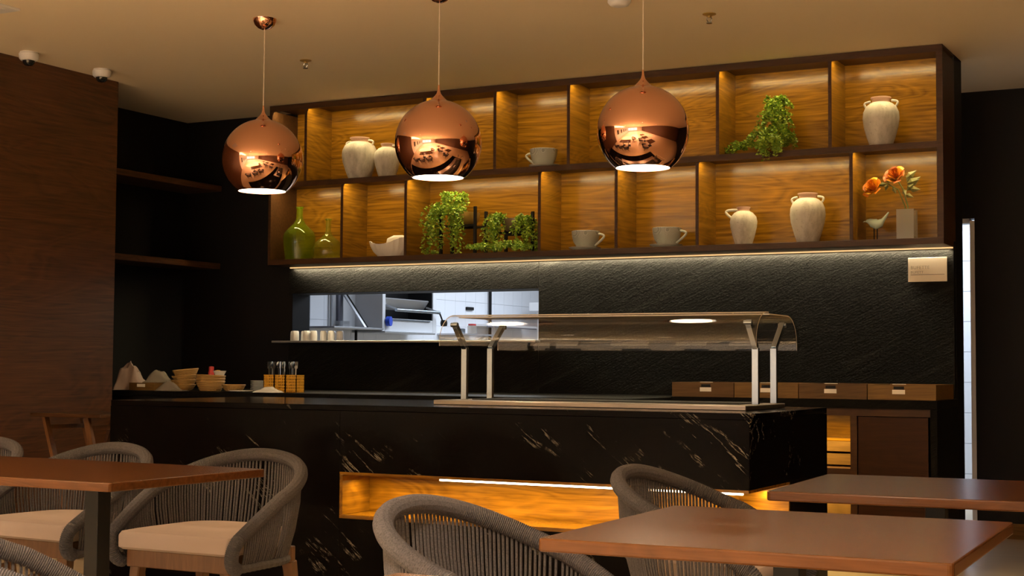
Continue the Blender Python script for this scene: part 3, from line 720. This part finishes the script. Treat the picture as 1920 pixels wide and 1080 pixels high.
t = thing('trailing_plant', 'upright tuft of green vine hanging over the upper tier edge', 'plant', (-1.02, .14, ZU))
b = plant_mb(.14, -.08, (-.33, .19))
b.zmin = .01
strands(b, rng, (.0, 0, .30), 30, .07, .10, 1, rise=.05)
strands(b, rng, (-.01, -.02, .22), 40, .10, .22, 1, rise=.05)
strands(b, rng, (-.02, -.04, .12), 34, .16, .12, 1, rise=.03)
strands(b, rng, (-.1, -.03, .05), 10, .24, .06, 1, (PI*.85, PI*1.15), .03)
b.zmin = -.12
strands(b, rng, (.0, -.17, .06), 18, .09, .14, 1, (PI*1.0, PI*2.0), .02, front=.35)
b.build('foliage', 'leaf', t)['kind'] = 'stuff'
MB().tube([(0, 0, 0), (.005, 0, .15), (0, 0, .32)], .006, 6).build('stem', 'stem', t)

# bird, glass vase, roses
t = thing('bird_figurine', 'pale green ceramic bird with a raised tail on a small stand', 'figurine', (-.42, .13, ZL))
pts = [(-.060, 0, .118), (-.050, 0, .120), (-.036, 0, .118), (-.018, 0, .108), (.005, 0, .100), (.028, 0, .106), (.045, 0, .124), (.062, 0, .146), (.078, 0, .168)]
MB().tube(pts, [.002, .010, .017, .026, .032, .024, .012, .008, .004], 14).build('body', 'sage', t, smooth=True)
MB().tube([(-.062, 0, .119), (-.074, 0, .116)], [.004, .001], 8).build('beak', 'sage', t, smooth=True)
b = MB(); b.tube([(-.008, 0, .08), (-.008, 0, .01)], .003, 6); b.tube([(.010, 0, .08), (.010, 0, .01)], .003, 6); b.build('leg', 'blackmetal', t)
MB().lathe([(0, 0), (.028, 0), (.028, .008), (0, .01)], 16).build('base', 'carcass', t)
t = thing('square_vase', 'square frosted glass vase holding two roses', 'vase', (-.236, .13, ZL))
b = MB(); b.box(-.05, .05, -.05, .05, 0, .178)
b.f = [f for f in b.f if not all(b.v[i][2] > .1 for i in f)]; b.mi = b.mi[:len(b.f)]
b.build('body', 'frost', t); box(-.044, .044, -.044, .044, .002, .02).build('thick_base', 'frost', t)
def rose(parent, c, tilt, r, mats, rng, n=26):
    b = MB()
    for k in range(n):
        u = (k+.5)/n; rad = r*(.12+.88*u); ang = k*2.399+rng.uniform(-.2, .2); w = (.9-.25*u)*PI/3.2; h0 = -.35*r; h1 = r*(.62-.42*u*u)
        vs = []
        for j in range(4):
            v = j/3
            for i in range(5):
                a = ang+(i/4-.5)*2*w*(.55+.45*math.sin(PI*min(v+.25, 1)))
                rr = rad*(.35+.65*v**.6)*(1+.16*u*v*v); z = h0+(h1-h0)*v - .10*r*abs(i-2)/2*v - (.2*r*u*max(0, v-.66)*3)
                vs.append((rr*math.cos(a), rr*math.sin(a), z))
        b.cur = 0 if k % 4 else 1
        b.add(vs, [(j*5+i, j*5+i+1, j*5+i+6, j*5+i+5) for j in range(3) for i in range(4)])
    o = b.build('bloom', mats, parent, smooth=True); o.location = c; o.rotation_euler = tilt; return o
rng = random.Random(3)
t = thing('rose_stem', 'rust orange open rose, the higher bloom in the square vase', 'flower', (-.236, .13, ZL))
rose(t, (-.062, -.03, .382), (1.0, -.15, 0), .062, ['petal_d', 'petal'], rng)
b = MB(); b.tube([(.01, 0, .03), (.005, 0, .20), (-.02, -.005, .30), (-.058, -.01, .365)], .004, 6); b.build('stem', 'stem', t)
b = MB()
def leaf(b, p, d, s, rng):
    p = Vector(p); d = Vector(d).normalized(); w = d.cross(Vector((0, 1, .3))).normalized()*s*.28
    b.add([p, p+d*s*.4+w, p+d*s, p+d*s*.4-w, p+d*s*.45+Vector((0, -.01, 0))], [(0, 1, 4), (1, 2, 4), (2, 3, 4), (3, 0, 4)])
for p, d, s in (((.0, -.01, .36), (.8, 0, .6), .075), ((-.0, 0, .33), (.9, -.1, .25), .08), ((.01, 0, .30), (1, 0, -.1), .07), ((.0, 0, .29), (.6, -.2, .5), .06), ((-.02, 0, .30), (.2, -.3, -.4), .06), ((.0, 0, .34), (.5, 0, 1), .07), ((-.12, 0, .34), (-.6, -.1, -.2), .05), ((-.01, 0, .27), (.7, 0, -.3), .055), ((.005, 0, .32), (.9, .1, .6), .09)): leaf(b, p, d, s, rng)
b.build('leaves', 'leaf_d', t)
t = thing('rose_stem', 'orange and yellow rose leaning left in the square vase', 'flower', (-.236, .13, ZL))
rose(t, (-.195, -.03, .318), (1.0, -.5, 0), .062, ['petal', 'petal_y'], rng)
b = MB(); b.tube([(-.01, .01, .03), (-.012, .005, .20), (-.05, 0, .30), (-.11, -.01, .335), (-.165, -.015, .33)], .0035, 6); b.build('stem', 'stem', t)
b = MB()
for p, d, s in (((-.10, -.01, .335), (-.1, -.2, .8), .05), ((-.11, -.01, .335), (-.2, -.1, -.8), .045), ((-.08, 0, .32), (.3, 0, -.8), .05)): leaf(b, p, d, s, rng)
b.build('leaves', 'leaf_d', t)

# ------------------------------------------------------------------ things on the back counter
ZC = .9302
def basket(label, x, y, z, r, h, rot=(0, 0, 0), group='wicker bread baskets'):
    b = MB(); n = 40
    b.lathe([(0, 0), (r*.62, 0), (r*.70, .006)], n)
    for i in range(7):
        u = i/6; rr = r*(.70+.30*u**.8); z0 = .006+(h-.012)*u
        pts = [((rr+.002*math.cos(k*PI))*math.cos(2*PI*k/n), (rr+.002*math.cos(k*PI))*math.sin(2*PI*k/n), z0) for k in range(n)]
        b.tube(pts, h/12, 6, closed=True)
    b.lathe([(r*.66, .006), (r*.965, h*.9)], n)
    o = b.build('bread_basket', 'wicker', smooth=True); o.location = (x, y, z); o.rotation_euler = rot
    return tag(o, label, 'basket', group)
for k in range(4):
    nm = ('bottom', 'second', 'third', 'top')[k]
    basket('round wicker basket, %s of the tall leaning stack of four' % nm, -4.878+.009*k, -.74, ZC+.001+.030*k, .082, .046 if k < 3 else .055, (0, -.035*k, .3*k))
for k in range(3):
    nm = ('bottom', 'middle', 'top')[k]
    basket('wide wicker bowl, %s of the stack of three near the plates' % nm, -4.627, -.76, ZC+.001+.020*k, .091, .068, (0, .02*k, .5*k))
basket('single shallow wicker basket between the bowls and the plates', -4.433, -.76, ZC+.001, .073, .048)
p0_ = None
for k in range(9):
    if p0_ is None: p = p0_ = MB().lathe([(0, 0), (.036, 0), (.040, .0015), (.057, .005), (.059, .007), (.036, .004), (0, .003)], 32).build('side_plate', 'plate', smooth=True)
    else: p = p0_.copy(); COL.objects.link(p)
    p.location = (-4.255, -.72, ZC+.0005+.0082*k); tag(p, 'small white plate, %s from the bottom of the stack beside the yellow holders' % ORD[k], 'plate', 'stacked side plates')
tag(MB().lathe([(0, 0), (.05, 0), (.078, .006), (.078, .009), (.05, .005), (0, .004)], 32).build('flat_plate', 'plate', smooth=True), 'lone white plate lying in front of the plate stack', 'plate').location = (-4.30, -.86, ZC+.0005)
def holder(label, x, y, w, d, h):
    t = thing('cutlery_holder', label, 'holder', (x, y, ZC+.0005), 0, 'yellow perforated cutlery holders')
    b = MB(); nx = 6; nz = 6; t_ = .004
    def wall(ax, off, ln):
        nn = 6
        for i in range(nn+1):
            c = -ln/2+ln*i/nn; wd = ln/nn*.22 if 0 < i < nn else ln/nn*.30
            c0, c1 = max(-ln/2, c-wd), min(ln/2, c+wd)
            if ax == 'x': b.box(c0, c1, off, off+t_, 0, h)
            else: b.box(off, off+t_, c0, c1, 0, h)
        for j in range(nz+1):
            zc = h*j/nz; wd = h/nz*.22; z0, z1 = max(0, zc-wd), min(h, zc+wd*(1 if j < nz else 0)+.0)
            if j == nz: z0 = h-wd*1.4; z1 = h
            if ax == 'x': b.box(-ln/2, ln/2, off+.0005, off+t_-.0005, z0, z1)
            else: b.box(off+.0005, off+t_-.0005, -ln/2, ln/2, z0, z1)
    wall('x', -d/2, w); wall('x', d/2-t_, w); wall('y', -w/2, d); wall('y', w/2-t_, d)
    b.build('perforated_wall', 'yellow', t); box(-w/2, w/2, -d/2, d/2, 0, .004).build('base', 'yellow', t)
    return t
rng = random.Random(11)
spoon_me = fork_me = None
for k, x in enumerate((-4.131, -4.043, -3.955)):
    holder('yellow perforated cutlery holder, %s of three in a row' % ('left' if k == 0 else 'middle' if k == 1 else 'right'), x, -.74, .085, .088, .112)
    for q in range(6 if k else 4):
        kind = 'spoon' if (q+k) % 2 else 'fork'
        me = spoon_me if kind == 'spoon' else fork_me
        if me is None:
            b = MB(); b.beam((0, 0, 0), (0, 0, .15), .006, .002, .009, .002)
            if kind == 'spoon': b.lathe([(0, -.022), (.010, -.016), (.0145, 0), (.010, .018), (0, .024)], 10, (0, 0, .17), 1, .25)
            else:
                b.box(-.011, .011, -.0012, .0012, .148, .165)
                for i in range(4): b.box(-.011+.0064*i, -.0082+.0064*i, -.001, .001, .165, .192)
            o = b.build(kind, 'steel', smooth=(kind == 'spoon'))
            if kind == 'spoon': spoon_me = o.data
            else: fork_me = o.data
        else: o = bpy.data.objects.new(kind, me); COL.objects.link(o)
        o.location = (x+rng.uniform(-.024, .024), -.74+rng.uniform(-.024, .024), ZC+.006); o.rotation_euler = (rng.uniform(-.07, .07), rng.uniform(-.07, .07), rng.uniform(0, 6))
        tag(o, 'steel %s standing in the yellow cutlery holders' % kind, kind, 'cutlery in the yellow holders')
def cloth(name, label, cat, loc, sx, sy, h, seed, mat, rz=0, flat=.0):
    rg = random.Random(seed); n = 22; vs = []
    bumps = [(rg.uniform(-.45, .45), rg.uniform(-.45, .45), rg.uniform(.28, .55), rg.uniform(.35, .9)) for _ in range(5)]
    ridg = [(rg.uniform(0, PI), rg.uniform(3, 7.5), rg.uniform(0, 6)) for _ in range(4)]
    for j in range(n+1):
        for i in range(n+1):
            u, v = i/n*2-1, j/n*2-1; r = max(abs(u), abs(v)); env = max(0, 1-r**3)
            f = math.tanh(1.2*sum(w*math.exp(-((u-a)**2+(v-b_)**2)/(q*q)) for a, b_, q, w in bumps)+.6*flat)
            g = sum(1-abs(math.sin((u*math.cos(t)+v*math.sin(t))*k+p)) for t, k, p in ridg)/4
            z = h*env*(.72*f+.42*g*(.35+f))
            vs.append((u*sx*(1+.14*math.sin(5*v+seed)), v*sy*(1+.14*math.cos(4*u+seed)), z+.003))
    top = len(vs); vs += [(x, y, max(.0003, z-.004) if z < .02 else z-.006) for x, y, z in vs]
    W_ = n+1; fs = [(j*W_+i, j*W_+i+1, (j+1)*W_+i+1, (j+1)*W_+i) for j in range(n) for i in range(n)]
    fs += [tuple(top+q for q in f[::-1]) for f in fs]
    ring = [i for i in range(W_)] + [j*W_+n for j in range(1, W_)] + [n*W_+i for i in range(n-1, -1, -1)] + [j*W_ for j in range(n-1, 0, -1)]
    fs += [(ring[k], top+ring[k], top+ring[(k+1) % len(ring)], ring[(k+1) % len(ring)]) for k in range(len(ring))]
    b = MB(); b.add(vs, fs); o = b.build(name, mat, smooth=True); o.location = loc; o.rotation_euler = (0, 0, rz)
    return tag(o, label, cat)
cloth('crumpled_napkin', 'big crumpled pinkish white cloth heaped at the left of the counter', 'cloth', (-5.33, -.74, ZC), .10, .10, .185, 4, 'cloth', .4, .55)
cloth('crumpled_napkin', 'smaller white cloth half hidden by the wood wall', 'cloth', (-5.50, -.52, ZC), .09, .09, .14, 5, 'cloth', 1.1, .5)
cloth('plastic_wrap', 'clear crinkled plastic bag lying on the wooden tray', 'bag', (-5.09, -.72, ZC+.052), .10, .07, .085, 8, 'wrap', .2, .35)
cloth('plastic_wrap', 'clear crinkled wrapper in front of the tall basket stack', 'wrapper', (-4.86, -.885, ZC), .10, .045, .06, 9, 'wrap', .1, .2)
cloth('folded_napkin', 'white folded napkin lying before the yellow cutlery holders', 'napkin', (-4.06, -.875, ZC), .085, .045, .034, 12, 'plate', .1, .8)
t = thing('wooden_tray', 'wooden tray box with a white label among the cloths', 'tray', (-5.14, -.76, ZC+.0005))
box(-.11, .11, -.09, .09, 0, .010).build('base', 'boxwood', t)
for a in ((-.11, .11, -.09, -.08, .01, .05), (-.11, .11, .08, .09, .01, .05), (-.11, -.10, -.08, .08, .01, .05), (.10, .11, -.08, .08, .01, .05)): box(*a).build('side', 'boxwood', t)
box(-.04, .03, -.0915, -.09, .022, .042).build('label_card', 'paper', t)
for k, (x, z, h, body, lid, lab) in enumerate(((-4.735, ZC, .165, 'red', 'red', 'red sauce bottle behind the wide wicker bowls'), (-4.68, ZC, .14, 'ybright', 'ybright', 'yellow sauce bottle behind the wide wicker bowls'))):
    jar('sauce_bottle', lab, 'bottle', x, -.62, z, .02, h, body, lid)
tag(MB().lathe([(0, 0), (.03, 0), (.045, .03), (.041, .03), (.02, .006), (0, .006)], 24).build('small_dish', 'plate', smooth=True), 'small white dish resting in the top wicker bowl', 'dish').location = (-4.60, -.70, ZC+.105)

# ------------------------------------------------------------------ tray stand by the wood wall
t = thing('tray_stand', 'folding wooden tray stand with a dark top beside the wood wall', 'stand', (-4.55, -2.05, 0))
b = MB(); b.box(-.18, .36, -.2, .2, .80, .822); b.build('tray_top', 'carcass', t, bevel=.004)
for y in (-.15, .15):
    MB().beam((-.11, y, .80), (.16, y, 0), .036, .022).build('leg', 'leg', t)
    if y > 0: MB().beam((.17, y-.03, .80), (-.12, y-.03, 0), .034, .022).build('leg', 'wallwood', t)  # leg turned from the light, its shade put into a darker wood
    MB().beam((.21, y, .80), (.44, y, 0), .036, .022).build('leg', 'leg', t)
for x in (-.09, .225): MB().beam((x, -.15, .74), (x, .15, .74), .025).build('cross_bar', 'leg', t)

# ------------------------------------------------------------------ tables
def table(label, x, y, rz, w, d, peds=((0, 0),)):
    t = thing('dining_table', label, 'table', (x, y, 0), rz, 'dining tables')
    r = .012; ol = []
    for sx, sy, a0 in ((1, 1, 0), (-1, 1, PI/2), (-1, -1, PI), (1, -1, 3*PI/2)):
        for k in range(5):
            a = a0+k/4*PI/2; ol.append((sx*(w/2-r)+r*math.cos(a), sy*(d/2-r)+r*math.sin(a)))
    MB().prism(ol, .722, .75).build('tabletop', 'table', t, bevel=.004, ang=1.0)
    for px, py in peds:
        box(px-.03, px+.03, py-.03, py+.03, .012, .714).build('pedestal', 'blackmetal', t, bevel=.003)
        box(px-.16, px+.16, py-.16, py+.16, .714, .7218).build('top_plate', 'blackmetal', t)
        box(px-.22, px+.22, py-.22, py+.22, 0, .012).build('base_plate', 'blackmetal', t, bevel=.003)
    return t
table('x', .737, -5.357, .031, .843, .84)['label'] = 'square reddish wood table in front, covering the lower half of a rope chair'
table('square reddish wood table behind the front one, nearer the cabinet', .77, -3.97, .05, .84, .80)
table('long reddish wood table at left with two rope chairs behind it', -2.235, -4.785, -.02, 1.66, .745, ((.42, 0), (-.42, 0)))
table('table whose far corner just shows at the bottom edge', .77, -6.79, .0, .84, .84)

# ------------------------------------------------------------------ rope chairs
def superc(c, e): return math.copysign(abs(c)**e, c)
def rim_pt(s):
    a = abs(s); sg_ = 1 if s >= 0 else -1
    if a < .66:
        ph = a/.66*PI/2; x = .318*superc(math.sin(ph), .85); y = -.30*superc(math.cos(ph), .85)
    else:
        u = (a-.66)/.34; x = .318-.018*u*u; y = .235*u
    return Vector((sg_*x, y, .742-.275*a**1.65))
def bot_pt(s):
    a = abs(s); sg_ = 1 if s >= 0 else -1
    if a < .66:
        ph = a/.66*PI/2; x = .268*superc(math.sin(ph), .8); y = -.235*superc(math.cos(ph), .8)
    else:
        u = (a-.66)/.34; x = .268+.006*u; y = .21*u
    return Vector((sg_*x, y, .355))
def chair():
    t = thing('rope_chair', 'x', 'chair', (0, 0, 0), 0, 'grey rope armchairs')
    base = [rim_pt(-1+2*k/160) for k in range(161)]
    def endcurve(sg_):
        p = rim_pt(sg_); q = bot_pt(sg_); out = []
        for k in range(1, 15):
            u = k/14; c1 = p+Vector((0, .045, -.02)); c2 = q+Vector((0, .06, .0))
            out.append(p*(1-u)**3+c1*3*u*(1-u)**2+c2*3*u*u*(1-u)+q*u**3)
        return out
    path = [v for v in reversed(endcurve(-1))]+base+endcurve(1)
    L_ = [0]
    for i in range(1, len(path)): L_.append(L_[-1]+(path[i]-path[i-1]).length)
    N = int(L_[-1]/.0029); pts = []; rad = []; j = 0
    for k in range(N):
        d = L_[-1]*k/(N-1)
        while j < len(path)-2 and L_[j+1] < d: j += 1
        u = (d-L_[j])/max(1e-9, L_[j+1]-L_[j]); pts.append(path[j].lerp(path[j+1], u)); rad.append(.0265 if k % 2 else .0235)
    MB().tube(pts, rad, 12).build('rim', 'rope', t, smooth=False)
    b = MB(); rg = random.Random(5); n = 104
    for k in range(n):
        s = -.965+1.93*(k+.5)/n; s2 = s+rg.uniform(-.004, .004)
        p = rim_pt(s); q = bot_pt(max(-1, min(1, s2))); mid = p.lerp(q, .5); o_ = Vector((mid.x, mid.y, 0)).normalized()*.012
        b.tube([p, p.lerp(q, .33)+o_, p.lerp(q, .66)+o_, q], .0044, 5, cap=False)
    b.build('rope_weave', 'rope', t, smooth=True)['kind'] = 'stuff'
    bp = [bot_pt(-1+2*k/80) for k in range(81)]
    MB().tube(bp, [.019 if k % 2 else .017 for k in range(81)], 8).build('lower_rail', 'rope', t)
    # cushion
    def outline(e):
        ol = []
        for k in range(21):
            a = PI+PI*k/20; ol.append(((.262-e)*superc(math.cos(a), .7), -.02+(.215-e)*superc(math.sin(a), .7)))
        ol += [(.268-e, .12), (.268-e, .245-e), (.255-e, .258-e), (-.255+e, .258-e), (-.268+e, .245-e), (-.268+e, .12)]
        return ol
    vs = []; fs = []; layers = [(.012, .402), (0, .412), (0, .455), (.008, .470), (.05, .479)]
    n = len(outline(0))
    for e, z in layers: vs += [(x, y, z) for x, y in outline(e)]
    for i in range(len(layers)-1): fs += [(i*n+k, i*n+(k+1) % n, (i+1)*n+(k+1) % n, (i+1)*n+k) for k in range(n)]
    fs += [tuple(range(n-1, -1, -1)), tuple((len(layers)-1)*n+k for k in range(n))]
    MB().add(vs, fs).build('cushion', 'cushion', t, smooth=True)
    b = MB(); b.box(-.245, .245, .19, .225, .335, .40); b.box(-.245, .245, -.19, -.16, .34, .40); b.box(-.245, -.21, -.16, .19, .34, .40); b.box(.21, .245, -.16, .19, .34, .40)
    b.build('seat_frame', 'leg', t, bevel=.003, seg=1)
    for sx, sy in ((1, 1), (-1, 1), (1, -1), (-1, -1)):
        MB().beam((sx*.215, sy*.19, .338), (sx*.245, sy*.225, 0), .046, .046, .028, .028, ref=(0, 1, 0)).build('leg', 'leg', t, bevel=.004, seg=1)
    b = MB(); b.beam((-.225, 0, .20), (.225, 0, .20), .02, .025)
    for sx in (1, -1): b.beam((sx*.228, .19, .20), (sx*.228, -.19, .20), .02, .025)
    b.build('stretcher', 'leg', t)
    return t
CH = [(-1.985, -3.965, PI, 'grey rope armchair fully in view behind the right end of the long left table'),
      (-2.80, -3.93, PI-.05, 'grey rope armchair behind the long left table, second from its right end'),
      (-3.62, -3.86, PI, 'grey rope armchair cut by the left edge with only its rim above the long table'),
      (-1.0, -5.90, -PI/2+.84, 'grey rope armchair low in the left corner, seen from behind its arms'),
      (-.035, -5.22, -PI/2, 'grey rope armchair tucked at the front right table with the lit niche behind'),
      (-.03, -3.76, -PI/2, 'grey rope armchair at the rear right table with the niche light through it')]
ch0 = chair()
for k, (x, y, rz, lab) in enumerate(CH):
    if k == 0: ch0.location = (x, y, 0); ch0.rotation_euler = (0, 0, rz); ch0['label'] = lab
    else: dup(ch0, (x, y, 0), rz, lab)
